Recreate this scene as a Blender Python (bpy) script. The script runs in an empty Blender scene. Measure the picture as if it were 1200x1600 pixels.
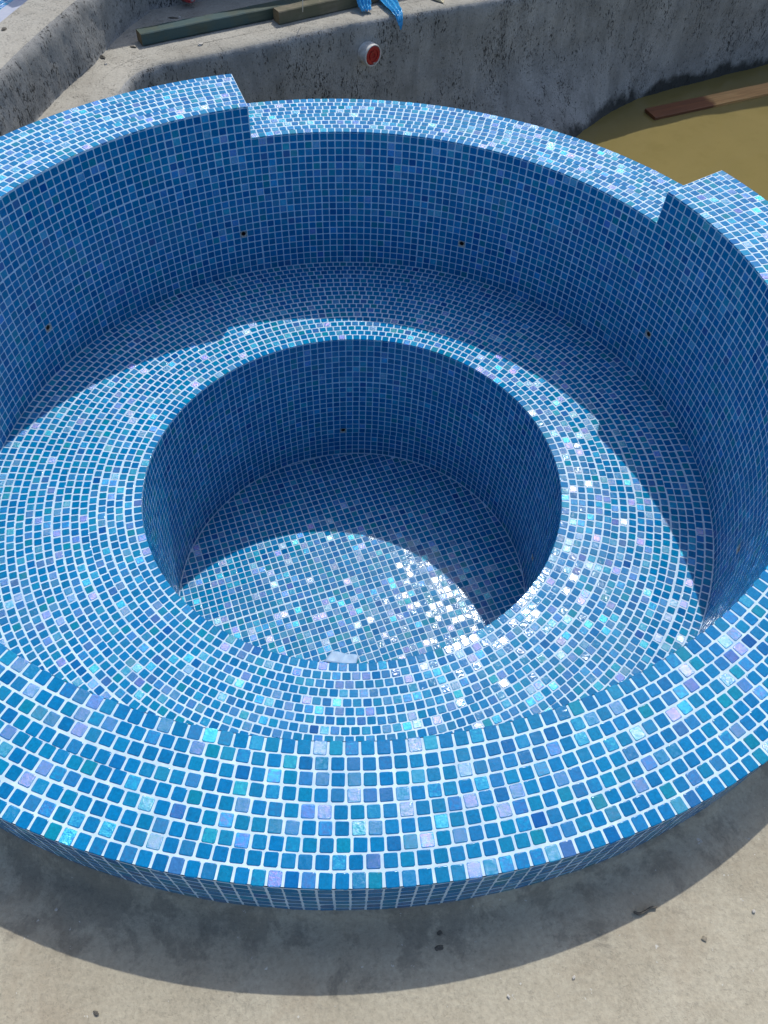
import bpy, bmesh, math, random
import numpy as np
from mathutils import Vector, Matrix, noise
from mathutils.geometry import delaunay_2d_cdt
C = bpy.context.scene
U = 0.027                                   # one mosaic module in metres
# ---------------------------------------------------------------- camera
CAMP = Vector((3.99, -58.8712, 48.9821)) * U
PITCH, ROLL, FPX = 0.9357, 0.0571, 1225.0
F = Vector((0, math.cos(PITCH), -math.sin(PITCH)))
R_ = Vector((1, 0, 0)); U_ = R_.cross(F)
Rr = R_ * math.cos(ROLL) + U_ * math.sin(ROLL)
Ur = -R_ * math.sin(ROLL) + U_ * math.cos(ROLL)
cd = bpy.data.cameras.new('camera'); co = bpy.data.objects.new('camera', cd)
bpy.context.collection.objects.link(co)
M = Matrix((Rr, Ur, -F)).transposed().to_4x4(); M.translation = CAMP
co.matrix_world = M
cd.sensor_fit = 'VERTICAL'; cd.sensor_height = 32.0; cd.sensor_width = 24.0
cd.lens = FPX / 1600 * 32.0
cd.clip_start = 0.02; cd.clip_end = 500
C.camera = co
C.render.resolution_x = 768; C.render.resolution_y = 1024
# ---------------------------------------------------------------- light
SX, SY = 0.1603, 0.6616
sund = Vector((SX, SY, 1)).normalized()
EL = math.asin(sund.z); AZ = math.atan2(sund.x, sund.y)
w = bpy.data.worlds.new('World'); C.world = w; w.use_nodes = True
nt = w.node_tree; sky = nt.nodes.new('ShaderNodeTexSky'); sky.sky_type = 'NISHITA'
sky.sun_disc = False; sky.sun_elevation = EL; sky.sun_rotation = AZ
sky.air_density = 1.0; sky.dust_density = 2.0; sky.ozone_density = 1.0
bg = nt.nodes['Background']; bg.inputs[1].default_value = 0.15
nt.links.new(sky.outputs[0], bg.inputs[0])
sl = bpy.data.lights.new('sun', 'SUN'); sl.energy = 2.75; sl.angle = math.radians(0.55); sl.color = (1, .955, .88)
so = bpy.data.objects.new('sun', sl); bpy.context.collection.objects.link(so)
so.rotation_euler = sund.to_track_quat('Z', 'Y').to_euler()
so.location = (0, 0, 8)
C.view_settings.view_transform = 'Standard'; C.view_settings.look = 'None'
C.view_settings.gamma = 1; C.view_settings.exposure = 0.33
# ---------------------------------------------------------------- helpers
rnd = random.Random(7)
col = bpy.context.collection

def tag(o, label=None, cat=None, group=None, kind=None):
    if label: o['label'] = label
    if cat: o['category'] = cat
    if group: o['group'] = group
    if kind: o['kind'] = kind
    return o

def empty(name, loc, label, cat, group=None):
    o = bpy.data.objects.new(name, None); o.location = loc; o.empty_display_size = .1
    col.objects.link(o); return tag(o, label, cat, group)

def mesh_obj(name, verts, faces, mats, parent=None, mi=None, smooth=None, attrs=None):
    """verts in world metres; moved into the parent's space"""
    off = parent.location if parent else Vector((0, 0, 0))
    me = bpy.data.meshes.new(name)
    v = np.asarray(verts, float).reshape(-1, 3) - np.array(off)
    me.from_pydata(v.tolist(), [], faces)
    for m in mats: me.materials.append(m)
    if mi is not None: me.polygons.foreach_set('material_index', np.asarray(mi, np.int32))
    if smooth is not None:
        me.polygons.foreach_set('use_smooth', np.asarray(smooth, bool) if not isinstance(smooth, bool) else np.full(len(faces), smooth))
    if attrs:
        for k, a in attrs.items():
            at = me.attributes.new(k, 'FLOAT_COLOR', 'FACE')
            at.data.foreach_set('color', np.asarray(a, np.float32).ravel())
    me.update()
    o = bpy.data.objects.new(name, me); col.objects.link(o)
    if parent: o.parent = parent
    return o

def bm_obj(name, bm, mats, parent=None, smooth=False):
    if parent:
        bmesh.ops.translate(bm, verts=bm.verts, vec=-Vector(parent.location))
    me = bpy.data.meshes.new(name); bm.to_mesh(me); bm.free()
    for m in mats: me.materials.append(m)
    for p in me.polygons: p.use_smooth = smooth
    o = bpy.data.objects.new(name, me); col.objects.link(o)
    if parent: o.parent = parent
    return o
# ---------------------------------------------------------------- materials
class NT:
    def __init__(s, name):
        s.m = bpy.data.materials.new(name); s.m.use_nodes = True
        s.t = s.m.node_tree; s.b = s.t.nodes['Principled BSDF']; s.o = s.t.nodes['Material Output']
    def n(s, typ, **k):
        x = s.t.nodes.new(typ)
        for a, b in k.items():
            if a in x.inputs.keys() if isinstance(a, str) else False: s.set(x.inputs[a], b)
            else: setattr(x, a, b)
        return x
    def set(s, sock, v):
        if hasattr(v, 'is_output') or isinstance(v, bpy.types.NodeSocket): s.t.links.new(v, sock)
        else: sock.default_value = v
    def noise(s, vec, scale, detail=3, rough=.55, dist=0.):
        x = s.t.nodes.new('ShaderNodeTexNoise'); s.t.links.new(vec, x.inputs['Vector'])
        x.inputs['Scale'].default_value = scale; x.inputs['Detail'].default_value = detail
        x.inputs['Roughness'].default_value = rough; x.inputs['Distortion'].default_value = dist
        return x
    def ramp(s, fac, stops, interp='LINEAR'):
        x = s.t.nodes.new('ShaderNodeValToRGB'); s.t.links.new(fac, x.inputs[0]); r = x.color_ramp; r.interpolation = interp
        while len(r.elements) < len(stops): r.elements.new(.5)
        for e, (p, c) in zip(r.elements, stops):
            e.position = p; e.color = (c, c, c, 1) if isinstance(c, (int, float)) else (*c, 1)
        return x.outputs[0]
    def math(s, op, a, b=0., c=None, clamp=False):
        x = s.t.nodes.new('ShaderNodeMath'); x.operation = op; x.use_clamp = clamp
        s.set(x.inputs[0], a); s.set(x.inputs[1], b)
        if c is not None: s.set(x.inputs[2], c)
        return x.outputs[0]
    def mix(s, fac, a, b, mode='MIX'):
        x = s.t.nodes.new('ShaderNodeMix'); x.data_type = 'RGBA'; x.blend_type = mode
        s.set(x.inputs[0], fac)
        for i, v in ((6, a), (7, b)):
            if isinstance(v, tuple) and len(v) == 3: v = (*v, 1)
            s.set(x.inputs[i], v)
        return x.outputs[2]
    def mapping(s, vec, scale=(1, 1, 1), rot=(0, 0, 0)):
        x = s.t.nodes.new('ShaderNodeMapping'); s.t.links.new(vec, x.inputs[0])
        x.inputs['Scale'].default_value = scale; x.inputs['Rotation'].default_value = rot
        return x.outputs[0]
    def bump(s, h, strength, dist, normal=None):
        x = s.t.nodes.new('ShaderNodeBump'); s.t.links.new(h, x.inputs['Height'])
        x.inputs['Strength'].default_value = strength; x.inputs['Distance'].default_value = dist
        if normal is not None: s.t.links.new(normal, x.inputs['Normal'])
        return x.outputs[0]

def pos(t): return t.n('ShaderNodeNewGeometry').outputs['Position']

def mat_tile():
    t = NT('glass_mosaic'); P = pos(t)
    ac = t.n('ShaderNodeAttribute'); ac.attribute_name = 'tcol'
    ar = t.n('ShaderNodeAttribute'); ar.attribute_name = 'trnd'
    sep = t.n('ShaderNodeSeparateColor'); t.set(sep.inputs[0], ar.outputs['Color'])
    pearl, hue, r3 = sep.outputs
    mott = t.noise(P, 190, 3, .6, .6).outputs[0]
    fine = t.noise(P, 700, 2, .6).outputs[0]
    # streaky pigment in the glass
    k = t.math('MULTIPLY_ADD', mott, .85, .57)
    base = t.mix(1., ac.outputs['Color'], k, 'MULTIPLY')
    blot = t.ramp(t.noise(P, 330, 2, .5, 1.2).outputs[0], [(.58, 0.), (.74, 1.)])
    base = t.mix(t.math('MULTIPLY', blot, .14), base, (.06, .32, .50))
    # every tile's surface leans a little its own way, and the fired glass is wavy
    geo = t.n('ShaderNodeNewGeometry')
    wn = t.n('ShaderNodeTexWhiteNoise'); wn.noise_dimensions = '1D'; t.set(wn.inputs['W'], t.math('MULTIPLY', r3, 917.3))
    v1 = t.n('ShaderNodeVectorMath', operation='SUBTRACT'); t.set(v1.inputs[0], wn.outputs['Color']); v1.inputs[1].default_value = (.5, .5, .5)
    def lean(amount):
        a = t.n('ShaderNodeVectorMath', operation='SCALE'); t.set(a.inputs[0], v1.outputs[0]); a.inputs['Scale'].default_value = amount
        b = t.n('ShaderNodeVectorMath', operation='ADD'); t.set(b.inputs[0], geo.outputs['Normal']); t.set(b.inputs[1], a.outputs[0])
        c = t.n('ShaderNodeVectorMath', operation='NORMALIZE'); t.set(c.inputs[0], b.outputs[0]); return c.outputs[0]
    wav = t.noise(P, 110, 2, .5).outputs[0]
    b1 = t.bump(t.math('MULTIPLY_ADD', fine, .18, wav), .30, .0012, lean(.07))
    t.set(t.b.inputs['Base Color'], base)
    t.b.inputs['Roughness'].default_value = .08
    t.b.inputs['IOR'].default_value = 1.33
    t.set(t.b.inputs['Normal'], b1); t.b.inputs['Specular IOR Level'].default_value = .32
    # mother-of-pearl film: a broad tinted sheen, colour turning with angle and across the tile
    lw = t.n('ShaderNodeLayerWeight'); lw.inputs[0].default_value = .5
    hv = t.math('ADD', t.math('MULTIPLY_ADD', mott, .85, hue), t.math('MULTIPLY', lw.outputs['Facing'], .8))
    hv = t.math('FRACT', hv)
    film = t.ramp(hv, [(0., (.88, .74, .66)), (.16, (.85, .38, .62)), (.32, (.50, .36, .88)), (.44, (.16, .32, .80)),
                       (.56, (.10, .60, .66)), (.70, (.22, .68, .52)), (.84, (.74, .80, .72)), (1., (.88, .74, .66))])
    g = t.n('ShaderNodeBsdfGlossy'); t.set(g.inputs['Color'], film); g.inputs['Roughness'].default_value = .36
    t.set(g.inputs['Normal'], t.bump(t.noise(P, 260, 3, .6, .8).outputs[0], .7, .003, lean(.28)))
    # near-white silvered sheen on the strongest ones
    g2 = t.n('ShaderNodeBsdfGlossy'); t.set(g2.inputs['Color'], t.mix(.4, film, (.95, .97, 1.))); g2.inputs['Roughness'].default_value = .235
    t.set(g2.inputs['Normal'], t.bump(t.noise(P, 420, 3, .6, .8).outputs[0], .6, .002, lean(.24)))
    cool = t.ramp(hv, [(0., (.02, .42, .85)), (.22, (.13, .30, .90)), (.40, (.03, .40, .92)), (.62, (.01, .66, .80)), (.82, (.06, .68, .62)), (1., (.02, .42, .85))])
    amt = t.math('MULTIPLY', pearl, t.math('MULTIPLY_ADD', mott, 1.4, .3))
    def scaled(c, k):
        x = t.n('ShaderNodeVectorMath', operation='SCALE'); t.set(x.inputs[0], c); t.set(x.inputs['Scale'], k); return x.outputs[0]
    t.set(g.inputs['Color'], scaled(cool, t.math('MULTIPLY', amt, .24)))
    t.set(g2.inputs['Color'], scaled(film, t.math('MULTIPLY', amt, .50)))
    ms0 = t.n('ShaderNodeAddShader'); t.t.links.new(g.outputs[0], ms0.inputs[0]); t.t.links.new(g2.outputs[0], ms0.inputs[1])
    ms = t.n('ShaderNodeAddShader'); t.t.links.new(t.b.outputs[0], ms.inputs[0]); t.t.links.new(ms0.outputs[0], ms.inputs[1])
    t.t.links.new(ms.outputs[0], t.o.inputs[0])
    return t.m

def mat_grout():
    t = NT('white_grout'); P = pos(t)
    n = t.math('ADD', t.math('MULTIPLY', t.noise(P, 45, 4, .6).outputs[0], .6), t.math('MULTIPLY', t.noise(P, 5, 4, .6).outputs[0], .4))
    c = t.ramp(n, [(.36, (.33, .47, .60)), (.62, (.49, .63, .75))])
    t.set(t.b.inputs['Base Color'], c); t.b.inputs['Roughness'].default_value = .75
    t.set(t.b.inputs['Normal'], t.bump(t.noise(P, 900, 3).outputs[0], .25, .001))
    return t.m

def mat_concrete(name, c1, c2, c3, pits=.6, streak=False, damp=None, grain=1.0, white=.0):
    t = NT(name); P = pos(t)
    big = t.noise(P, 1.7, 5, .6, .4).outputs[0]
    mid = t.noise(P, 9, 5, .65).outputs[0]
    fin = t.noise(P, 120, 4, .7).outputs[0]
    c = t.mix(t.ramp(big, [(.35, 0.), (.68, 1.)]), c1, c2)
    c = t.mix(t.math('MULTIPLY', t.ramp(mid, [(.42, 0.), (.72, 1.)]), .65), c, c3)
    k = t.math('MULTIPLY_ADD', fin, .7 * grain, 1 - .35 * grain)
    c = t.mix(1., c, k, 'MULTIPLY')
    # pits and trowel drag
    pv = t.mapping(P, (1, 1, .38) if streak else (1, 1, 1))
    p1 = t.noise(pv, 150, 3, .7, .3).outputs[0]
    p2 = t.noise(pv, 24, 4, .7, .2).outputs[0]
    dens = t.ramp(t.noise(P, 4.0, 3).outputs[0], [(.35, .0), (.65, .08)])
    pit = t.ramp(t.math('ADD', t.math('ADD', p1, t.math('MULTIPLY', t.math('SUBTRACT', p2, .5), .5)), dens), [(.635, 0.), (.70, 1.)])
    if streak:
        fl = t.ramp(t.math('ADD', t.noise(t.mapping(P, (1, 1, .5)), 210, 3, .7).outputs[0], t.math('MULTIPLY', dens, 1.3)), [(.60, 0.), (.72, 1.)])
        c = t.mix(t.math('MULTIPLY', fl, .50), c, (.06, .063, .062))
    c = t.mix(t.math('MULTIPLY', pit, pits), c, (.012, .013, .013))
    if damp: c = damp(t, P, c)
    if white:
        ws = t.ramp(t.noise(P, 75, 3, .6).outputs[0], [(.70, 0.), (.73, 1.)])
        c = t.mix(t.math('MULTIPLY', ws, white), c, (.6, .6, .57))
    t.set(t.b.inputs['Base Color'], c)
    t.b.inputs['Roughness'].default_value = .9; t.b.inputs['Specular IOR Level'].default_value = .25
    h = t.math('ADD', t.math('MULTIPLY', mid, .6), t.math('MULTIPLY', fin, .22))
    h = t.math('SUBTRACT', h, t.math('MULTIPLY', pit, .35 * pits))
    t.set(t.b.inputs['Normal'], t.bump(h, .9, .008 * grain))
    return t.m

M_TILE = mat_tile(); M_GROUT = mat_grout()

def deck_damp(t, P, c):
    # wet cement stain hugging the tub's foot, with blotches of its own, plus scattered oily spots
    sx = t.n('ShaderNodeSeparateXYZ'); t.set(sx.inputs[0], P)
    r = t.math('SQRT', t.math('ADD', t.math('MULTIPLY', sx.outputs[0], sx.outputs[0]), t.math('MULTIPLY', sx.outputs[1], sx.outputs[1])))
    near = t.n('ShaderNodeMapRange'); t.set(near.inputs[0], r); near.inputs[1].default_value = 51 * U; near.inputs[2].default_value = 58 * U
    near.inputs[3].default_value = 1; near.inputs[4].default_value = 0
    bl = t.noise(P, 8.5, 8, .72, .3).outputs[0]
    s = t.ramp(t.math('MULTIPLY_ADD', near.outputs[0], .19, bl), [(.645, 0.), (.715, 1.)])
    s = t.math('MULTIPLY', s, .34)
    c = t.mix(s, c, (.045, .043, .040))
    wm = t.ramp(t.noise(P, 5.2, 6, .7, .6).outputs[0], [(.50, 0.), (.66, 1.)])
    c = t.mix(t.math('MULTIPLY', wm, .30), c, (.27, .215, .15))
    gr = t.ramp(t.noise(P, 165, 3, .75).outputs[0], [(.58, 0.), (.72, 1.)])
    c = t.mix(t.math('MULTIPLY', gr, .38), c, (.15, .135, .105))
    sp = t.ramp(t.noise(P, 27, 5, .62).outputs[0], [(.69, 0.), (.80, 1.)])
    return t.mix(t.math('MULTIPLY', sp, .6), c, (.07, .06, .05))

M_DECK = mat_concrete('deck_concrete', (.33, .30, .228), (.40, .37, .29), (.275, .242, .178), pits=.10, damp=deck_damp, white=.5)
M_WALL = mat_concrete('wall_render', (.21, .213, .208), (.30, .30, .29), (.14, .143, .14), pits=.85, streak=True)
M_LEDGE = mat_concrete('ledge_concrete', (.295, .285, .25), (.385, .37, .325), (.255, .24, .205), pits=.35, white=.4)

def mat_simple(name, c, rough=.5, c2=None, scale=20, bump=.0, spec=.5, vec=None, **k):
    t = NT(name); P = pos(t)
    if c2:
        n = t.noise(t.mapping(P, vec) if vec else P, scale, 4, .6).outputs[0]
        t.set(t.b.inputs['Base Color'], t.mix(t.ramp(n, [(.35, 0.), (.65, 1.)]), c, c2))
        if bump: t.set(t.b.inputs['Normal'], t.bump(n, .6, bump))
    else: t.b.inputs['Base Color'].default_value = (*c, 1)
    t.b.inputs['Roughness'].default_value = rough; t.b.inputs['Specular IOR Level'].default_value = spec
    for a, b in k.items(): t.b.inputs[a.replace('_', ' ')].default_value = b
    return t.m
# ---------------------------------------------------------------- tub outline (hand-built: not quite round)
R1, r1 = 41.8153, 24.4783
a1 = (0.5643, 0.0933, 0.0213, -0.0894); a2 = (-0.3303, 0.0751, 0.8917, 0.0713, -0.069, -0.0187); a3 = (0.2836, -0.1613, 0.199, 0.2156, -0.0267, -0.0794)
def radI(t): return R1 + a1[0]*math.cos(2*t)+a1[1]*math.sin(2*t)+a1[2]*math.cos(3*t)+a1[3]*math.sin(3*t)
def radO(t): return R1 + 9 + sum(a2[2*k]*math.cos((k+1)*t)+a2[2*k+1]*math.sin((k+1)*t) for k in range(3))
def radW(t): return r1 + sum(a3[2*k]*math.cos((k+1)*t)+a3[2*k+1]*math.sin((k+1)*t) for k in range(3))
STEP, ZS, ZF, ZD = 4.0, -24.0, -48.0, -7.0
TL0, TL1 = math.radians(35.8), math.radians(112.3)     # the lowered spillway
ZP = -34.0                                             # pool floor

def curve(rf, t): r = rf(t); return np.array([r*math.cos(t), r*math.sin(t)])
def tangent(rf, t):
    d = curve(rf, t+1e-3)-curve(rf, t-1e-3); return d/np.hypot(*d)
# ---------------------------------------------------------------- mosaic maker
BLUES = [((.0003, .142, .338), 60), ((.0005, .164, .335), 25), ((.0003, .112, .31), 6), ((.001, .186, .30), 5), ((.010, .21, .37), 3),
         ((.03, .125, .32), .8), ((.001, .08, .28), .5)]
def pick():
    s = sum(w_ for _, w_ in BLUES); x = rnd.random()*s
    for c, w_ in BLUES:
        x -= w_
        if x <= 0: break
    j = rnd.uniform(.90, 1.10)
    return (c[0]*j, c[1]*j*rnd.uniform(.94, 1.06), c[2]*j, 1)

class Mosaic:
    """tiles as pillowed glass chips + grout, all one mesh"""
    def __init__(s): s.v = []; s.f = []; s.mi = []; s.sm = []; s.c = []; s.r = []
    def tile(s, O, A, B, N, poly, h=.038, depth=.12, bev=.05):
        """O centre on grout surface, A,B,N frame, poly outline (a,b) CCW"""
        # individual chip wobble
        ang = rnd.gauss(0, .014); ca, sa = math.cos(ang), math.sin(ang)
        dx, dy = rnd.gauss(0, .010), rnd.gauss(0, .010)
        tx, ty = rnd.gauss(0, .012), rnd.gauss(0, .012)
        n = len(poly); base = len(s.v); P = np.array(poly)
        c0 = P.mean(0)
        P = np.stack([P[:, 0]*ca-P[:, 1]*sa+dx, P[:, 0]*sa+P[:, 1]*ca+dy], 1)
        cc = P.mean(0); hh = h*rnd.uniform(.85, 1.15)
        d = P-cc; L = np.hypot(d[:, 0], d[:, 1])[:, None]+1e-6
        rings = ((P, -depth), (P, hh*.35), (cc+d*(1-.035/np.maximum(L, .1)), hh*.8), (cc+d*(1-bev*1.3/np.maximum(L, .14)), hh))
        for Q, z in rings:
            zz = z + ((Q[:, 0]*tx+Q[:, 1]*ty) if z > 0 else 0)
            W = O + Q[:, :1]*A + Q[:, 1:]*B + np.outer(np.broadcast_to(zz, (n,)), N)
            s.v.extend(W.tolist())
        nf = 0
        for k in range(3):
            a, b = base+k*n, base+(k+1)*n
            for i in range(n):
                j = (i+1) % n; s.f.append((a+i, a+j, b+j, b+i)); nf += 1
        s.f.append(tuple(range(base+3*n, base+4*n))); nf += 1
        pe = rnd.random()
        pearl = .0 if pe < .56 else (rnd.uniform(.01, .04) if pe < .76 else (rnd.uniform(.05, .15) if pe < .90 else rnd.uniform(.18, .46)))
        s.mi.extend([0]*nf); s.sm.extend([True]*(nf-1)+[False])
        s.c.extend([pick()]*nf); s.r.extend([(pearl, rnd.random(), rnd.random(), 1)]*nf)
    def grid(s, P, closed=False):
        """grout surface from rows of points; P[i][j]"""
        base = len(s.v); nr, nc = len(P), len(P[0])
        for row in P: s.v.extend([list(map(float, q)) for q in row])
        for i in range(nr-1):
            for j in range(nc-1):
                a = base+i*nc+j; s.f.append((a, a+1, a+nc+1, a+nc)); s.mi.append(1); s.sm.append(False)
                s.c.append((1, 1, 1, 1)); s.r.append((0, 0, 0, 1))
    def build(s, name, parent, mats=None):
        return mesh_obj(name, np.array(s.v)*U, s.f, mats or [M_TILE, M_GROUT], parent, s.mi, s.sm, {'tcol': s.c, 'trnd': s.r})

def chip(w_, h_, c=.075):
    a, b = w_/2, h_/2
    c *= rnd.uniform(.7, 1.2)
    return [(-a+c, -b), (a-c, -b), (a, -b+c), (a, b-c), (a-c, b), (-a+c, b), (-a, b-c), (-a, -b+c)]

def clip(poly, nx, ny, d):
    """keep the side nx*x+ny*y <= d"""
    out = []
    for i in range(len(poly)):
        p, q = poly[i], poly[(i+1) % len(poly)]
        a, b = nx*p[0]+ny*p[1]-d, nx*q[0]+ny*q[1]-d
        if a <= 0: out.append(p)
        if a*b < 0:
            k = a/(a-b); out.append((p[0]+(q[0]-p[0])*k, p[1]+(q[1]-p[1])*k))
    # drop doubled points
    o2 = []
    for p in out:
        if not o2 or math.hypot(p[0]-o2[-1][0], p[1]-o2[-1][1]) > .02: o2.append(p)
    if len(o2) > 1 and math.hypot(o2[0][0]-o2[-1][0], o2[0][1]-o2[-1][1]) < .02: o2.pop()
    return o2
def area(p): return .5*sum(p[i][0]*p[(i+1) % len(p)][1]-p[(i+1) % len(p)][0]*p[i][1] for i in range(len(p)))

Z = np.array([0, 0, 1.])
GAP = .135; RG = .165
def perim(rf, t0, t1):
    n = 400; ts = np.linspace(t0, t1, n+1); p = np.array([curve(rf, t) for t in ts]); s = np.concatenate([[0], np.cumsum(np.hypot(*np.diff(p, axis=0).T))])
    return ts, s
def ring(mos, rf, t0, t1, z, phase, wr, full=False, N=None, out_over=0, in_over=0, depth=.12):
    """one course of chips on a flat ring; rf = centre line"""
    ts, s = perim(rf, t0, t1); L = s[-1]
    n = N or max(1, round(L/.995)); p = L/n
    for k in range(n if full else n+1):
        a, b = (k+phase)*p, (k+phase+1)*p
        if not full:
            if k == n: a, b = -((1-phase) % 1)*0, (phase % 1)*p
            if k < n: b = min(b, L)
            if b-a < .3: continue
        a2_, b2_ = a % L if full else a, None
        m = ((a+b)/2) % L if full else (a+b)/2
        t = np.interp(m, s, ts)
        c = curve(rf, t); T = tangent(rf, t); Nn = np.array([-T[1], T[0]])  # inward normal
        wd = (b-a)-RG*(1 if (b-a) > .8 else .8)
        po = chip(wd, wr-RG+out_over+in_over)
        sh = (in_over-out_over)/2
        sj = sheet_jit(k+phase*7, phase*130, N or 1); drift = (.03*math.sin(m*.23+phase*9)+sj[0])*(0 if (out_over or in_over) else 1)
        O = np.array([c[0]+Nn[0]*(sh+drift), c[1]+Nn[1]*(sh+drift), z])
        mos.tile(O, np.array([T[0], T[1], 0]), np.array([Nn[0], Nn[1], 0]), Z, po, depth=depth)

def sheet_jit(a, b, key):
    r = random.Random(hash((int(a//11), int(b//11), key)) & 0xffff); return r.gauss(0, .026), r.gauss(0, .026)
def wall(mos, rf, t0, t1, ztop, zbot, rows, inward=True, N=None, holes=(), h=.038):
    ts, s = perim(rf, t0, t1); L = s[-1]; n = N or round(L/.995); p = L/n; rh = (ztop-zbot)/rows
    for k in range(n):
        t = np.interp((k+.5)*p, s, ts); c = curve(rf, t); T = tangent(rf, t)
        Nn = np.array([-T[1], T[0], 0]) if inward else np.array([T[1], -T[0], 0])
        A = np.array([T[0], T[1], 0]) if not inward else -np.array([T[0], T[1], 0])
        jx = .012*math.sin(k*.9)
        for i in range(rows):
            z = ztop-(i+.5)*rh
            hit = [h for h in holes if abs(((t-h[0]+math.pi) % (2*math.pi))-math.pi)*rf(t) < .55 and abs(z-h[1]) < .55]
            po = chip(p-GAP, rh-GAP)
            if hit: continue
            sj = sheet_jit(k, i+3, rows)
            O = np.array([c[0], c[1], z+sj[1]*(0 < i < rows-1)])+A*(jx+sj[0])
            mos.tile(O, A, Z, Nn, po, h=h)
def grout_wall(mos, rf, t0, t1, zt, zb, rows, N, holes, ztop, zbot):
    """grout behind a wall of chips, one cell per chip, left open where a chip is missing"""
    ts, s = perim(rf, t0, t1); p = s[-1]/N; th = [np.interp(k*p, s, ts) for k in range(N+1)]
    rh = (zt-zb)/rows; zs = [ztop]+[zt-i*rh for i in range(rows+1)]+[zbot]
    base = len(mos.v)
    for t in th:
        c = curve(rf, t)
        for z in zs: mos.v.append([c[0], c[1], z])
    n = len(zs)
    for k in range(N):
        tm = (th[k]+th[k+1])/2
        for i in range(n-1):
            zm = (zs[i]+zs[i+1])/2
            if any(abs(((tm-h[0]+math.pi) % TAU)-math.pi)*rf(tm) < .4 and abs(zm-h[1]) < .4 for h in holes): continue
            a = base+k*n+i; mos.f.append((a, a+1, a+n+1, a+n)); mos.mi.append(1); mos.sm.append(False); mos.c.append((1, 1, 1, 1)); mos.r.append((0, 0, 0, 1))
TAU = 2*math.pi
tub = empty('spa_tub', (0, 0, ZD*U), 'round blue glass mosaic spa tub with inner bench and sunken footwell', 'spa tub')
TAU = 2*math.pi
def lerpR(fa, fb, k): return lambda t: fa(t)*(1-k)+fb(t)*k
HT0, HT1 = TL1, TL0+TAU       # high part of the rim
# ---- coping (high) and spillway (low)
def rim(name, t0, t1, z):
    m = Mosaic()
    nseg = int((t1-t0)*55)
    th = np.linspace(t0, t1, nseg+1)
    e = .05
    m.grid([[(*(curve(radO, t)*(1-e/50)), z) for t in th], [(*(curve(radI, t)*(1+e/42)), z) for t in th]])
    nO = round(perim(radO, t0, t1)[1][-1]/.975); nI = round(perim(radI, t0, t1)[1][-1]/.995)
    rows = 9; ph = 0; strip = 0
    for i in range(rows):
        k = (i+.5)/rows
        if i == 0: N, ph, oo, io = nO, 0, .06, 0
        elif i == rows-1: N, ph, oo, io = nI, 0, 0, .09
        else:
            oo = io = 0; N = None
            if strip <= 0: strip = rnd.choice([1, 1, 2, 3]); ph = rnd.random()
            else: ph = (ph+rnd.gauss(0, .06)) % 1
            strip -= 1
        ring(m, lerpR(radO, radI, k), t0, t1, z, ph, 1.0, N=N, out_over=oo, in_over=io, depth=.15)
    return m, nO, nI
m, nOh, nIh = rim('coping', HT0, HT1, 0.); m.build('coping', tub)
m, nOl, nIl = rim('spillway', TL0, TL1, -STEP); m.build('spillway', tub)
# ---- outer face
m = Mosaic()
for (t0, t1, zt, N) in ((HT0, HT1, 0., nOh), (TL0, TL1, -STEP, nOl)):
    th = np.linspace(t0, t1, int((t1-t0)*60)+1)
    m.grid([[(*curve(radO, t), zt) for t in th], [(*curve(radO, t), ZD-2) for t in th]])
    wall(m, radO, t0, t1, zt-.14, -6.75 if zt == 0 else -10.7, 6, inward=False, N=N, h=.012)
# pool side keeps going down past the mosaic as bare shell
m.build('outer_face', tub)
m = Mosaic(); th = np.linspace(math.radians(-25), math.radians(150), 160)
m.grid([[(*(curve(radO, t)*.997), ZD-.5) for t in th], [(*(curve(radO, t)*.997), ZP-2) for t in th]])
m.build('bare_shell', tub, [M_WALL, M_WALL])
# ---- end faces of the step
for t, sg in ((TL0, 1), (TL1, -1)):
    m = Mosaic()
    ci, co_ = curve(radI, t), curve(radO, t)
    A = np.array([*(co_-ci), 0]); L = np.linalg.norm(A); A /= L
    Nn = np.cross(A, Z) * (-1 if sg > 0 else 1)
    Aa = A if sg < 0 else -A
    pa = np.array([*ci, 0]); pb = np.array([*co_, 0])
    m.grid([[pa, pb], [pa-Z*STEP, pb-Z*STEP]])
    for i in range(9):
        for j in range(4):
            O = pa+A*((i+.5)*L/9)-Z*((j+.5)*.985+.1)
            Bb = np.cross(Nn, Aa)
            m.tile(O, Aa, Bb, Nn, chip(L/9-GAP, .985-GAP))
    m.build('step_face', tub)
# ---- upper inner wall
JETS = [(math.radians(a), z) for a, z in ((115.73, -17.75), (71.7, -18.0), (30.27, -17.35), (158.3, -17.0), (-17.55, -16.2))]
JETW = [(math.radians(97.67), -42.45), (math.radians(2.44), -41.2)]
m = Mosaic()
def snap(holes, rf, segs):
    out = []
    for a, z in holes:
        for (t0, t1, zt, zb, N, rows) in segs:
            aa = a if a >= t0 else a+TAU
            if t0 <= aa <= t1:
                ts, s = perim(rf, t0, t1); p = s[-1]/N; q = (math.floor(np.interp(aa, ts, s)/p)+.5)*p
                rh = (zt-zb)/rows; zz = zt-(math.floor((zt-z)/rh)+.5)*rh
                out.append((np.interp(q, s, ts), zz)); break
    return out
segs = [(HT0, HT1, -.14, ZS+.06, nIh, 24), (TL0, TL1, -STEP-.14, ZS+.06, nIl, 20)]
jets = snap(JETS, radI, segs)
for (t0, t1, zt, zb, N, rows) in segs:
    grout_wall(m, radI, t0, t1, zt, zb, rows, N, jets, zt+.14, ZS-.3)
    wall(m, radI, t0, t1, zt, zb, rows, N=N, holes=jets)
m.build('upper_wall', tub)
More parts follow.
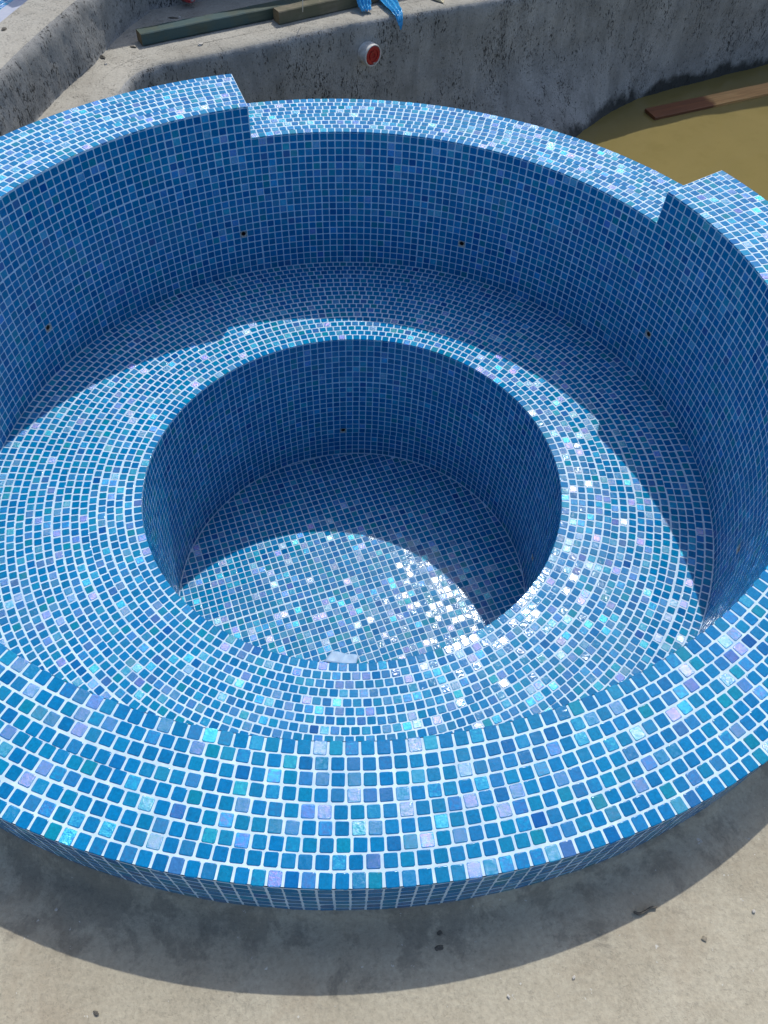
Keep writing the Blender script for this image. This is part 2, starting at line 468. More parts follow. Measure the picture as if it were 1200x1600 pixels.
# ---- bench
m = Mosaic()
th = np.linspace(0, TAU, 341)
m.grid([[(*(curve(radI, t)*1.004), ZS) for t in th], [(*(curve(radW, t)*1.002), ZS) for t in th]])
nW = round(perim(radW, 0, TAU)[1][-1]/.985)
strip = 0; ph = 0
for i in range(18):
    k = (i+.5)/18
    if i == 17: N, ph_, io = nW, 0., .09
    else:
        N = None; io = 0
        if strip <= 0: strip = rnd.choice([1, 1, 1, 2, 3]); ph = rnd.random()
        strip -= 1; ph_ = ph
    wr = (R1-r1)/18
    ring(m, lerpR(radI, radW, k), 0, TAU, ZS, ph_, wr, full=True, N=N, in_over=io, depth=.15)
m.build('bench', tub)
# ---- footwell wall and floor
m = Mosaic()
jw = snap(JETW, radW, [(0, TAU, ZS-.14, ZF+.06, nW, 24)])
grout_wall(m, radW, 0, TAU, ZS-.14, ZF+.06, 24, nW, jw, ZS, ZF-.3)
wall(m, radW, 0, TAU, ZS-.14, ZF+.06, 24, N=nW, holes=jw)
m.build('footwell_wall', tub)
m = Mosaic()
m.grid([[(-27, -27, ZF), (27, -27, ZF)], [(-27, 27, ZF), (27, 27, ZF)]])
g = math.radians(23.5); gx, gy = np.array([math.cos(g), math.sin(g)]), np.array([-math.sin(g), math.cos(g)])
for i in range(-28, 29):
    for j in range(-28, 29):
        c = gx*(i+.3)+gy*(j+.1)
        c = c + .03*gx*math.sin(j*.55+i*.1) + .03*gy*math.sin(i*.4)
        sj = sheet_jit(i, j, 5); c = c+gx*sj[0]*1.2+gy*sj[1]*1.2
        t = math.atan2(c[1], c[0]); rr = math.hypot(*c); Rw = radW(t)-.14
        if rr > Rw+.75: continue
        po = chip(1-GAP, 1-GAP)
        if rr > Rw-.8:
            nx, ny = math.cos(t-g), math.sin(t-g)
            po = clip(po, nx, ny, Rw-rr)
            if len(po) < 3 or area(po) < .06: continue
        m.tile(np.array([*c, ZF]), np.array([*gx, 0]), np.array([*gy, 0]), Z, po)
m.build('footwell_floor', tub)
# ---- jet openings: a broken-out chip, mortar rim and a dark bore
M_BORE = mat_simple('pipe_dark', (.012, .012, .013), .5)
M_MORT = mat_simple('mortar', (.48, .47, .44), .9, (.22, .21, .19), 200, .002)
for (t, z), rf in [(j, radI) for j in jets]+[(j, radW) for j in jw]:
    c = curve(rf, t); T = tangent(rf, t); Nn = Vector((-T[1], T[0], 0)); Tt = Vector((T[0], T[1], 0)); O = Vector((c[0], c[1], z))
    v = []; f = []; mi = []
    n = 14
    prof = [(.50, .012), (.45, -.01), (.36, -.05), (.31, -.12), (.29, -1.2), (.0, -1.2)]
    for k, (r, d) in enumerate(prof):
        for i in range(n):
            a = TAU*i/n; q = r*(1+.12*noise.noise(Vector((a*2, k*.3, t*9)))) if k < 4 else r
            if k == 0: q = r*1.05/max(abs(math.cos(a)), abs(math.sin(a)))**.8
            p = O+Tt*(q*math.cos(a))+Vector((0, 0, 1))*(q*math.sin(a))+Nn*d
            v.append([x*U for x in p])
    for k in range(len(prof)-1):
        for i in range(n):
            j = (i+1) % n; f.append((k*n+i, k*n+j, (k+1)*n+j, (k+1)*n+i)); mi.append(0 if k < 3 else 1)
    mesh_obj('jet_hole', v, f, [M_MORT, M_BORE], tub, mi, True)
# ---------------------------------------------------------------- the pool shell around
def sn(p, s, o=0.): return noise.noise(Vector((p[0]*s+o, p[1]*s+o*1.3, p[2]*s)))
EDGE = [(-33, 30), (-35.6, 40), (-37.2, 48), (-37.3, 55), (-36.3, 60), (-33.6, 63.2), (-27, 67.4), (-15.5, 75), (-8.8, 79.4), (-.7, 84), (9.9, 89.6), (16.6, 93.3),
        (30, 101.2), (45, 110.4), (63, 121.2), (82, 132.6), (110, 149.5), (150, 173), (215, 211)]
def resample(P, step):
    # Catmull-Rom then even spacing
    Q = []
    P = [np.array(p, float) for p in P]; P = [2*P[0]-P[1]]+P+[2*P[-1]-P[-2]]
    for i in range(1, len(P)-2):
        for k in range(12):
            t = k/12; a, b, c, d = P[i-1:i+3]
            Q.append(.5*((2*b)+(c-a)*t+(2*a-5*b+4*c-d)*t*t+(3*b-a-3*c+d)*t**3))
    Q.append(P[-2]); Q = np.array(Q); s = np.concatenate([[0], np.cumsum(np.hypot(*np.diff(Q, axis=0).T))])
    n = int(s[-1]/step); x = np.linspace(0, s[-1], n)
    return np.stack([np.interp(x, s, Q[:, 0]), np.interp(x, s, Q[:, 1])], 1)
def sweep(path, prof, side, name, mats, mi_of, amp, parent=None, bulge=None, seed=0.):
    """profile (out, z) swept along path; 'out' goes to the right of travel * side"""
    d = np.gradient(path, axis=0); d /= np.hypot(d[:, 0], d[:, 1])[:, None]; nr = np.stack([d[:, 1], -d[:, 0]], 1)*side
    v = []; f = []; mi = []; n = len(prof)
    for p, q in zip(path, nr):
        for k, (o, z, a) in enumerate(prof):
            if bulge: o = o+bulge(p, z)
            x, y = p[0]+q[0]*o, p[1]+q[1]*o
            dn = a*amp*(sn((x, y, z), .10, seed)*1.3+sn((x, y, z), .4, seed+5)*.4+sn((x, y, z), 1.3, seed+9)*.32+sn((x, y, z), 3.1, seed+9)*.30)
            v.append((x+q[0]*dn, y+q[1]*dn, z+dn*.5))
    for i in range(len(path)-1):
        for k in range(n-1):
            a = i*n+k; f.append((a, a+1, a+n+1, a+n) if side > 0 else (a, a+n, a+n+1, a+1)); mi.append(mi_of(k))
    return mesh_obj(name, np.array(v)*U, f, mats, parent, mi, True)
def profile(zt, zb, cove=3., back=4.5, batter=1.2, zn=26):
    P = [(-back, zt-.03, 0), (-back*.8, zt, .2), (-back*.5, zt, .5), (-2.0, zt-.02, .8), (-1.3, zt-.06, 1), (-.8, zt-.15, 1), (-.4, zt-.35, 1), (-.1, zt-.75, 1), (.05, zt-1.3, 1)]
    for i in range(1, zn+1):
        k = i/zn; z = zt-1.3+(zb+cove-zt+1.3)*k; P.append((.05+batter*k, z, 1))
    for i in range(1, 7):
        a = math.pi/2*i/6; P.append((.05+batter+cove*(1-math.cos(a)), zb+cove*(1-math.sin(a)), 1-.1*i))
    P.append((.05+batter+cove+3, zb-.05, 0))
    return P
path = resample(EDGE, .45)
def heap(p, z):
    """the render slumps out into a mound at the foot of the wall near the spillway"""
    t = (p[0]-16.6)*.866+(p[1]-93.3)*.5
    if z > -17: return 0.
    return 10.5*max(0., 1-abs(t-14)/30)**1.4*((-17-z)/15)**1.8
pr = profile(ZD, ZP, 1.8, batter=.4)
def wall_wet(t, P, c):
    sx = t.n('ShaderNodeSeparateXYZ'); t.set(sx.inputs[0], P)
    n = t.noise(P, 6, 4, .6).outputs[0]
    stk = t.noise(t.mapping(P, (1, 1, .12)), 9, 4, .65).outputs[0]
    c = t.mix(t.math('MULTIPLY', t.ramp(stk, [(.45, 0.), (.70, 1.)]), .38), c, (.07, .075, .073))
    h = t.math('MULTIPLY_ADD', n, .22, sx.outputs[2])       # ragged tide line
    mr = t.n('ShaderNodeMapRange'); t.set(mr.inputs[0], h); mr.inputs[1].default_value = -30.9*U+.11; mr.inputs[2].default_value = -29.3*U+.11
    mr.inputs[3].default_value = .88; mr.inputs[4].default_value = 0
    return t.mix(mr.outputs[0], c, (.022, .024, .022))
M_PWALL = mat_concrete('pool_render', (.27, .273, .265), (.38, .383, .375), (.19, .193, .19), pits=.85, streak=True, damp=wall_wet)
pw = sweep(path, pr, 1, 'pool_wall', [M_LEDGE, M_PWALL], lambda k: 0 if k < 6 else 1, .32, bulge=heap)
tag(pw, 'rough grey rendered wall of the unfinished pool behind the spa tub, with the red capped pipe in it', 'wall')
# low wall at left, higher than the ledge
B2 = [(-51, 8), (-49.5, 20), (-48, 33), (-46.3, 46.1), (-44.9, 54.7), (-43.2, 63.5), (-41.4, 73), (-39.2, 81)]
ZB2 = 1.0
p2 = resample(B2, .45)
pr2 = [(-7.6, ZD-.5, 0), (-7.5, ZB2-1.2, .3), (-7.2, ZB2-.3, .6), (-6.8, ZB2-.02, .6)] + [(-6.6+i*.45, ZB2, .6) for i in range(1, 10)] + \
      [(-2., ZB2, .9), (-1.3, ZB2-.08, 1), (-.8, ZB2-.22, 1), (-.35, ZB2-.6, 1), (-.1, ZB2-1.1, 1)] + [(-.02+.3*i/9, ZB2-1.1-(ZB2-1.1-ZD+.2)*i/9, 1) for i in range(1, 10)] + [(1.2, ZD-.25, 0)]
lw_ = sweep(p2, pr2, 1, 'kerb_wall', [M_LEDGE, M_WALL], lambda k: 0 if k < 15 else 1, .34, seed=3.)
tag(lw_, 'thick raised concrete kerb wall at the upper left, sunlit top and shaded grey side', 'wall')
# back wall behind the timbers
B3 = [(-50, 74.5), (-39.6, 81.2), (-31.5, 86.2), (-22, 92), (0, 103), (45, 127.5), (75, 141), (100, 151), (120, 162), (150, 179), (215, 217), (260, 243)]
ZB3 = 17.5
p3 = resample(B3, 1.2)
pr3 = [(-14, ZD-.5, 0), (-14, ZB3-.5, .3), (-13, ZB3, .4), (-7, ZB3, .6), (-2., ZB3, .9), (-1.3, ZB3-.08, 1), (-.8, ZB3-.22, 1), (-.35, ZB3-.6, 1), (-.1, ZB3-1.1, 1)] + \
      [(-.02+.2*i/18, ZB3-1.1-(ZB3-1.1-ZD+.2)*i/18, 1) for i in range(1, 19)] + [(1., ZD-.25, 0)]
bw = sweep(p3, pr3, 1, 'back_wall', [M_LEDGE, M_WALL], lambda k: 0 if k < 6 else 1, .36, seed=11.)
tag(bw, 'shaded grey rendered wall rising behind the ledge with the green timbers', 'wall')
# ---------------------------------------------------------------- deck (structure): flat sheet with holes for the pool and the tub, mortar fillet at the tub's foot
def deck():
    verts = []; edges = []
    def loop(pts, close=True):
        b = len(verts); verts.extend([Vector(p) for p in pts]); n = len(pts)
        for i in range(n if close else n-1): edges.append((b+i, b+(i+1) % n))
    far = 1500
    # outline of solid ground: everything but the pool; pool opens from the tub out to the right
    inner = [tuple(p) for p in resample(EDGE, 3.)]
    off = []
    for i, p in enumerate(inner):
        q = inner[min(i+1, len(inner)-1)]; o = inner[max(i-1, 0)]; dx, dy = q[0]-o[0], q[1]-o[1]; L = math.hypot(dx, dy)
        off.append((p[0]-dy/L*3.4, p[1]+dx/L*3.4))
    ring_t = [(curve(lambda a: radO(a)+2.2, t)) for t in np.linspace(math.radians(142), math.radians(344), 150)]
    poly = off[1:]+[(260, 225), (300, 200), (300, -14), (60, -14)]
    right = [tuple(c) for c in ring_t[::-1]]
    # CCW region outline with the sea of deck outside: build one big polygon with a channel
    hole = poly + right          # pool + tub as one hole (traversed clockwise)
    loop([(-far, -far), (far, -far), (far, far), (-far, far)]); loop(hole)
    vs, es, fs, *_ = delaunay_2d_cdt([v.xy if hasattr(v, 'xy') else v for v in [Vector((a[0], a[1])) for a in verts]], edges, [], 0, 1e-4)
    def inside(p, P):
        c = False; j = len(P)-1
        for i in range(len(P)):
            if (P[i][1] > p[1]) != (P[j][1] > p[1]) and p[0] < (P[j][0]-P[i][0])*(p[1]-P[i][1])/(P[j][1]-P[i][1])+P[i][0]: c = not c
            j = i
        return c
    F_ = []
    for f in fs:
        c = sum((Vector(vs[i]) for i in f), Vector((0, 0)))/len(f)
        if not inside(c, hole): F_.append(tuple(f))
    V = [(v[0], v[1], ZD-.06) for v in vs]
    # fillet
    b = len(V); TH = np.linspace(math.radians(138), math.radians(348), 560)
    PR = [(4.2, -.13), (3.2, -.05), (2.6, .02), (2.0, .03), (1.5, .07), (1.1, .14), (.75, .26), (.45, .45), (.2, .68), (-.1, .8)]
    for t in TH:
        for o, z in PR:
            q = curve(lambda a: radO(a)+o, t); amp = min(1, max(0, (3.2-o)/1.2))
            dn = amp*(.20*sn((q[0], q[1], 0), .35)+.10*sn((q[0], q[1], 0), 1.1, 4)+.04*sn((q[0], q[1], 0), 3., 4))
            V.append((q[0], q[1], ZD+z*(.8+.5*sn((q[0]*.1, q[1]*.1, 0), 1.))+dn))
    n = len(PR)
    for i in range(len(TH)-1):
        for k in range(n-1):
            a = b+i*n+k; F_.append((a, a+n, a+n+1, a+1)[::-1])
    return V, F_
V, F_ = deck()
# deck extents: the hole above is solid ground elsewhere
o = mesh_obj('ground', np.array(V)*U, F_, [M_DECK], None, None, True); tag(o, kind='structure')
# ledge top around the upper left gets the paler screed
lv = [(-60, -5), (-52.0, -5), (-52, 28), (-34.5, 28)]
pl = [tuple(p) for p in resample(EDGE, 3.)]
ins = []
for i, p in enumerate(pl):
    q = pl[min(i+1, len(pl)-1)]; o_ = pl[max(i-1, 0)]; dx, dy = q[0]-o_[0], q[1]-o_[1]; L = math.hypot(dx, dy)
    ins.append((p[0]-dy/L*3.6, p[1]+dx/L*3.6))
V = []; F2 = []
nL = 16
for i, p in enumerate(ins):
    q = ins[min(i+1, len(ins)-1)]; o_ = ins[max(i-1, 0)]; dx, dy = q[0]-o_[0], q[1]-o_[1]; L = math.hypot(dx, dy)
    # run away from the pool, fanned to stay in front of the walls behind
    for k in range(nL):
        D = 22*k/(nL-1) if i > 8 else 18*k/(nL-1)
        x, y = p[0]-dy/L*D, p[1]+dx/L*D
        V.append((x, y, ZD+.03+.10*sn((x, y, 0), .5, 2)*min(1, k)))
for i in range(len(ins)-1):
    for k in range(nL-1): a = i*nL+k; F2.append((a, a+1, a+nL+1, a+nL)[::-1])
o = mesh_obj('ledge', np.array(V)*U, F2, [M_LEDGE], None, None, True); tag(o, kind='structure')
# pool floor and murky water
M_MUD = mat_simple('mud', (.16, .13, .07), .9, (.10, .09, .05), 6, .004)
def holed(x0, x1, y0, y1, z):
    n = 96; q = [curve(lambda a: radO(a)-.6, TAU*i/n) for i in range(n)]
    vv = [Vector((x0, y0)), Vector((x1, y0)), Vector((x1, y1)), Vector((x0, y1))]+[Vector((a[0], a[1])) for a in q]
    ee = [(0, 1), (1, 2), (2, 3), (3, 0)]+[(4+i, 4+(i+1) % n) for i in range(n)]
    vs, es, fs, *_ = delaunay_2d_cdt(vv, ee, [], 0, 1e-4)
    out = [tuple(f) for f in fs if (sum((Vector(vs[i]) for i in f), Vector((0, 0)))/len(f)).length > 50 or (sum((Vector(vs[i]) for i in f), Vector((0, 0)))/len(f)).length > radO(math.atan2(*(sum((Vector(vs[i]) for i in f), Vector((0, 0)))/len(f)).yx))-.9]
    return [(a[0], a[1], z) for a in vs], out
v, f = holed(-60, 310, -60, 260, ZP-.1)
o = mesh_obj('pool_floor', np.array(v)*U, f, [M_MUD]); tag(o, kind='structure')
def mat_water():
    t = NT('murky_water'); P = pos(t)
    a = t.noise(P, .9, 5, .6, .5).outputs[0]; b = t.noise(P, 8, 5, .7).outputs[0]
    c = t.mix(t.ramp(a, [(.3, 0.), (.7, 1.)]), (.155, .128, .044), (.20, .158, .058))
    c = t.mix(t.math('MULTIPLY', t.ramp(b, [(.52, 0.), (.75, 1.)]), .35), c, (.125, .10, .03))
    t.set(t.b.inputs['Base Color'], c); t.b.inputs['Roughness'].default_value = .05; t.b.inputs['IOR'].default_value = 1.42
    t.set(t.b.inputs['Normal'], t.bump(t.noise(P, 5, 2).outputs[0], .06, .01))
    return t.m
ZWAT = -32.0
v, f = holed(-58, 305, -56, 250, ZWAT)
o = mesh_obj('water', np.array(v)*U, f, [mat_water()]); tag(o, kind='structure')
# far pool sides (right and near), plain rendered walls so the pool closes from other viewpoints
side = resample([(215, 208), (260, 226), (296, 205), (300, 190), (300, 100), (300, 0), (290, -12), (270, -14), (160, -14), (60, -14), (53, -14)], 2.5)
sw = sweep(side, profile(ZD, ZP, 3.2, 3., 1., 10), 1, 'pool_wall', [M_LEDGE, M_PWALL], lambda k: 0 if k < 6 else 1, .3, seed=20.)
tag(sw, 'grey rendered wall closing the far right and near side of the unfinished pool', 'wall')
# ---------------------------------------------------------------- mosaic-lined neighbouring pool at the top left
m = Mosaic()
gA = math.radians(75); ax, ay = np.array([math.cos(gA), math.sin(gA)]), np.array([-math.sin(gA), math.cos(gA)])
cc = np.array([-56.6, 58.6])
def qz(u_, w_): return np.array([*(cc+ax*u_+ay*w_), -1.0-.0*w_])
lil = mat_simple('lilac_band', (.30, .33, .42), .8, (.36, .38, .45), 30, .001)  # lilac-grey strip between the kerb top and the blue tiles
m.grid([[qz(-22, 11), qz(24, 11)], [qz(-22, -1.0), qz(24, -1.0)]][::-1])
for i in range(-22, 24):
    for j in range(0, 11):
        m.tile(qz(i+.5, j+.5), np.array([*ax, 0]), np.array([*ay, 0]), Z, chip(1-GAP, 1-GAP))
nb = empty('mosaic_channel', Vector((-54.6, 58.3, -1.0))*U, 'blue mosaic lined channel beyond the raised kerb wall, cut by the upper left corner', 'pool')
m.build('mosaic_lining', nb)
m = Mosaic(); m.grid([[qz(-22, .05)+Z*.1, qz(24, .05)+Z*.1], [qz(-22, -5)+Z*1.2, qz(24, -5)+Z*1.2]][::-1]); m.build('lilac_border', nb, [lil, lil])
# ---------------------------------------------------------------- timbers
def mat_wood(name, c1, c2, axis, rough=.75, end=None, paint=None):
    t = NT(name); P = t.n('ShaderNodeTexCoord').outputs['Object']
    g_ = t.noise(t.mapping(P, (3, 60, 60)), 1.2, 5, .65, .8).outputs[0]
    b = t.noise(P, 9, 4, .6).outputs[0]
    c = t.mix(t.ramp(g_, [(.3, 0.), (.7, 1.)]), c1, c2)
    if paint: c = t.mix(t.math('MULTIPLY', t.ramp(b, [(.44, 0.), (.60, 1.)]), .75), c, paint)
    t.set(t.b.inputs['Base Color'], c); t.b.inputs['Roughness'].default_value = rough
    t.set(t.b.inputs['Normal'], t.bump(g_, .5, .0015))
    return t.m
def beam(name, a, b, w_, h_, z, mats, label, cat, rot=0., group=None, sag=0., roughness=.04):
    a, b = Vector((*a, z)), Vector((*b, z)); d = b-a; L = d.length; n = 40
    bm = bmesh.new()
    rings_ = []
    for i in range(n+1):
        x = L*i/n; ww, hh = w_/2, h_
        c_ = .07*min(w_, h_)
        ring_ = []
        for (yy, zz) in ((-ww+c_, 0), (ww-c_, 0), (ww, c_), (ww, hh-c_), (ww-c_, hh), (-ww+c_, hh), (-ww, hh-c_), (-ww, c_)):
            j = roughness*sn((x, yy*3, zz*3), .8, 1.)
            ring_.append(bm.verts.new(Vector((x, yy+j, zz+j*.7))*U))
        rings_.append(ring_)
    for i in range(n):
        for k in range(8):
            l = (k+1) % 8; bm.faces.new((rings_[i][k], rings_[i][l], rings_[i+1][l], rings_[i+1][k]))
    bm.faces.new(rings_[0][::-1]); bm.faces.new(rings_[-1])
    bmesh.ops.recalc_face_normals(bm, faces=bm.faces)
    me = bpy.data.meshes.new(name); bm.to_mesh(me); bm.free()
    for m_ in mats: me.materials.append(m_)
    me.polygons[-1].material_index = me.polygons[-2].material_index = min(1, len(mats)-1)
    o = bpy.data.objects.new(name, me); col.objects.link(o)
    o.location = a*U; o.rotation_euler = (rot, 0, math.atan2(d.y, d.x))
    tag(o, label, cat, group); return o
M_GREEN = mat_wood('green_timber', (.022, .042, .034), (.055, .078, .058), 0, .5, paint=(.016, .060, .070))
M_ENDW = mat_wood('end_grain', (.22, .16, .08), (.10, .075, .04), 0)
M_GREY = mat_wood('grey_timber', (.10, .088, .058), (.17, .15, .105), 0, .85, paint=(.075, .078, .045))
beam('timber_beam', (-37.7, 69.4), (-4.5, 91.2), 2.2, 1.7, ZD+.1, [M_GREEN, M_ENDW], 'longer dark green painted timber beam lying on the concrete ledge', 'timber beam')
beam('timber_beam', (-17.9, 79.4), (-2.6, 90.2), 2.0, 1.9, ZD+.1, [M_GREY, M_ENDW], 'shorter weathered brown timber beam on the ledge, under the blue plastic', 'timber beam')
M_PLANK = mat_wood('plank_wood', (.30, .16, .06), (.15, .065, .022), 0, .35)
def plank_mat():
    t = NT('wet_plank'); P = t.n('ShaderNodeTexCoord').outputs['Object']
    g_ = t.noise(t.mapping(P, (1.5, 40, 40)), 1.6, 5, .65, 1.2).outputs[0]
    dry = t.mix(t.ramp(g_, [(.3, 0.), (.7, 1.)]), (.66, .38, .15), (.36, .17, .055))
    wet = t.mix(t.ramp(g_, [(.3, 0.), (.7, 1.)]), (.20, .075, .030), (.11, .04, .018))
    sx = t.n('ShaderNodeSeparateXYZ'); t.set(sx.inputs[0], P)
    k = t.ramp(t.math('MULTIPLY_ADD', t.noise(P, 6, 3).outputs[0], .25, sx.outputs[0]), [(.50, 0.), (.56, 1.)])
    t.set(t.b.inputs['Base Color'], t.mix(k, wet, dry)); t.b.inputs['Roughness'].default_value = .35
    t.set(t.b.inputs['Normal'], t.bump(g_, .4, .001)); return t.m
pk = beam('wooden_plank', (54.6, 107.3), (118, 139.5), 3.7, .6, ZWAT+.05, [plank_mat()], 'brown wooden plank with a wet dark end floating on the murky water', 'plank', rot=math.radians(3))
# ---------------------------------------------------------------- capped pipes
M_WHITE = mat_simple('white_plastic', (.62, .62, .60), .4, (.42, .42, .40), 60)
M_RED = mat_simple('red_plastic', (.42, .012, .014), .4, (.20, .01, .012), 90)
def cap(loc, nrm, R, label, red=False):
    e = empty('pipe_cap', Vector(loc)*U, label, 'pipe cap')
    q = Vector(nrm).to_track_quat('Z', 'Y')
    def lathe(name, prof, mat, n=48, marks=None):
        v = []; f = []
        for r, z in prof:
            for i in range(n):
                a = TAU*i/n; v.append(list((Vector(loc)+q @ Vector((r*math.cos(a), r*math.sin(a), z)))*U))
        for k in range(len(prof)-1):
            for i in range(n):
                j = (i+1) % n; f.append((k*n+i, k*n+j, (k+1)*n+j, (k+1)*n+i))
        f.append(tuple(range((len(prof)-1)*n, len(prof)*n)))
        return mesh_obj(name, v, f, [mat], e, None, False)
    lathe('collar', [(R, -1.2), (R, 1.45), (R*.97, 1.55), (R*.90, 1.55), (R*.88, 1.4), (R*.88, -.3)], M_RED if red else M_WHITE)
    lathe('plug', [(R*.87, -.4), (R*.87, 1.42), (R*.80, 1.50), (R*.60, 1.50), (R*.58, 1.38), (R*.44, 1.38), (R*.42, 1.52), (R*.24, 1.52), (R*.22, 1.38), (.02, 1.38)], M_RED)
    # dried mortar smear at the lower right
    bm = bmesh.new(); bmesh.ops.create_icosphere(bm, subdivisions=3, radius=1)
    for vv in bm.verts:
        s = 1+.35*noise.noise(vv.co*2.3)
        c_ = Vector((vv.co.x*.62*s, vv.co.y*.34*s, vv.co.z*.26*s))
        vv.co = (Vector(loc)+q @ (c_+Vector((.35, -R*.80, 1.3))))*U
    bm_obj('mortar_smear', bm, [M_WALL], e, True)
    return e
cap((-3.2, 82.5, -11.95), (.66, -.74, .0), 1.72, 'red plugged pipe end with white collar sticking out of the grey pool wall')
cap((-33.2, 84.4, -5.2), (.5, -.86, .3), 1.35, 'red pipe plug low on the back wall at the top edge of the photo', True)
# ---------------------------------------------------------------- blue plastic film
def mat_film():
    t = NT('blue_film'); P = pos(t)
    t.b.inputs['Base Color'].default_value = (.06, .42, .80, 1); t.b.inputs['Roughness'].default_value = .2
    t.b.inputs['Transmission Weight'].default_value = .35; t.b.inputs['IOR'].default_value = 1.35
    t.set(t.b.inputs['Normal'], t.bump(t.noise(P, 55, 2, .5, 1.).outputs[0], .9, .006))
    return t.m
M_FILM = mat_film()
def film(name, path3, widths, label, fold=.35, seed=0., folds=4):
    P = [np.array(p, float) for p in path3]; n = 40; m_ = 22
    v = []; f = []
    for i in range(n):
        s = i/(n-1)*(len(P)-1); k = min(int(s), len(P)-2); u_ = s-k; u_ = u_*u_*(3-2*u_)
        c = P[k]*(1-u_)+P[k+1]*u_; d = P[k+1]-P[k]; d = d/np.linalg.norm(d)
        sd = np.array([.86, .5, 0.]); up = np.cross(sd, d); up /= np.linalg.norm(up)
        if up[2] < 0 and abs(up[2]) > .3: up = -up
        if up[2] < .3 and up[1] > 0: up = -up
        W = np.interp(s, range(len(P)), widths)
        for j in range(m_):
            b = j/(m_-1)-.5
            rr = fold*(.5+.5*math.sin(b*folds*TAU+seed+s*.7))*min(1, W/2)+.18*noise.noise(Vector((s*1.4, b*6, seed)))
            w2 = W*(1+.14*noise.noise(Vector((s*1.7, seed, 0))))
            v.append(c+sd*b*w2+up*(abs(rr)+.05)+d*.35*noise.noise(Vector((b*5, seed, 3)))*(1 if i > n-4 else .3))
    for i in range(n-1):
        for j in range(m_-1): a = i*m_+j; f.append((a, a+1, a+m_+1, a+m_))
    o = mesh_obj(name, np.array(v)*U, f, [M_FILM], None, None, True)
    md = o.modifiers.new('thickness', 'SOLIDIFY'); md.thickness = .0006
    tag(o, label, 'plastic film'); return o
zb = ZD+2.1
film('plastic_film', [(-6.3, 92.5, zb-.2), (-5.6, 90.2, zb+.15), (-5.1, 88.2, zb+.1), (-4.5, 86.75, zb-.2), (-4.0, 85.7, ZD+.8), (-3.6, 84.9, ZD+.3)], [3.6, 3.5, 3.2, 2.8, 2.3, 1.8], 'crumpled blue plastic film hanging over the end of the shorter timber', .5, 1., 4)
film('plastic_film', [(-2.2, 93.5, ZD+.6), (-.9, 90.2, ZD+.5), (.5, 87.2, ZD+.35), (1.35, 85.5, ZD+.25), (1.75, 84.7, ZD+.05), (1.95, 84.2, ZD-.5), (2.1, 84.0, ZD-1.1), (2.15, 83.9, ZD-1.7)], [3.2, 3.0, 2.5, 1.9, 1.4, 1.1, .7, .1], 'narrow blue plastic strip drooping over the edge of the pool wall', .4, 4., 3)
# ---------------------------------------------------------------- small bits
def pebble(name, loc, size, mat, label, cat, group=None, flat=.5, seed=0):
    bm = bmesh.new(); bmesh.ops.create_icosphere(bm, subdivisions=3, radius=1)
    for v_ in bm.verts:
        s = 1+.55*noise.noise(v_.co*1.5+Vector((seed*3.1, 0, 0)))+.2*noise.noise(v_.co*4+Vector((0, seed, 0)))
        v_.co = Vector((v_.co.x*s*size[0], v_.co.y*s*size[1], max(-.2, v_.co.z*s)*size[2]))*U
    me = bpy.data.meshes.new(name); bm.to_mesh(me); bm.free(); me.materials.append(mat)
    for p in me.polygons: p.use_smooth = False
    o = bpy.data.objects.new(name, me); col.objects.link(o); o.location = Vector(loc)*U; o.rotation_euler.z = seed*1.7
    return tag(o, label, cat, group)
M_CRUMB = mat_simple('crumb_pale', (.50, .48, .44), .9, (.34, .32, .28), 150, .002)
M_DARKC = mat_simple('crumb_dark', (.06, .055, .045), .9, (.12, .11, .09), 150, .002)
M_STAIN = mat_simple('stain_brown', (.16, .14, .10), .9, (.24, .21, .16), 150, .002)
M_PAPER = mat_simple('beige_paper', (.52, .46, .32), .8, (.40, .35, .23), 60, .003)
def on_deck(u_, v_, z=ZD):
    d = F+Rr*((u_-600)/FPX)-Ur*((v_-800)/FPX); c_ = CAMP/U; k = (z-c_.z)/d.z; return c_+d*k
SC = [('pale cement chip lying by the right end of the tub shadow', (1085, 1302), (.42, .26, .14), M_CRUMB), ('second pale chip just below the first, near the tub foot', (1092, 1313), (.26, .22, .12), M_CRUMB),
      ('dark wet crumb on the concrete below the middle of the tub front', (687, 1458), (.17, .13, .04), M_DARKC), ('long dark crumb below the middle of the tub front, the lower of two', (686, 1481), (.15, .28, .035), M_DARKC),
      ('grey mortar flake lying against the foot of the tub front', (645, 1431), (.36, .15, .08), M_CRUMB), ('flat brown stain on the sunlit concrete at the lower right', (1101, 1466), (.15, .14, .03), M_STAIN),  # the brown one is a ground stain, modelled as a flattened pebble
      ('white fleck on the sunlit concrete low on the right', (897, 1527), (.11, .08, .04), M_CRUMB), ('white fleck near the bottom edge right of centre', (795, 1557), (.11, .08, .04), M_CRUMB),
      ('white grain on the shaded concrete at the lower left', (88, 1421), (.10, .10, .08), M_CRUMB), ('dark grain on the sunlit concrete near the lower left', (150, 1583), (.16, .10, .06), M_DARKC),
      ('tiny stone on the concrete at the far right edge', (1178, 1424), (.11, .10, .06), M_CRUMB)]
for i, (lb, px, sz, mt) in enumerate(SC):
    p = on_deck(*px, ZD+.05); pebble('cement_crumb', (p.x, p.y, ZD+.04), sz, mt, lb, 'debris', 'bits of cement on the concrete ground', seed=i)
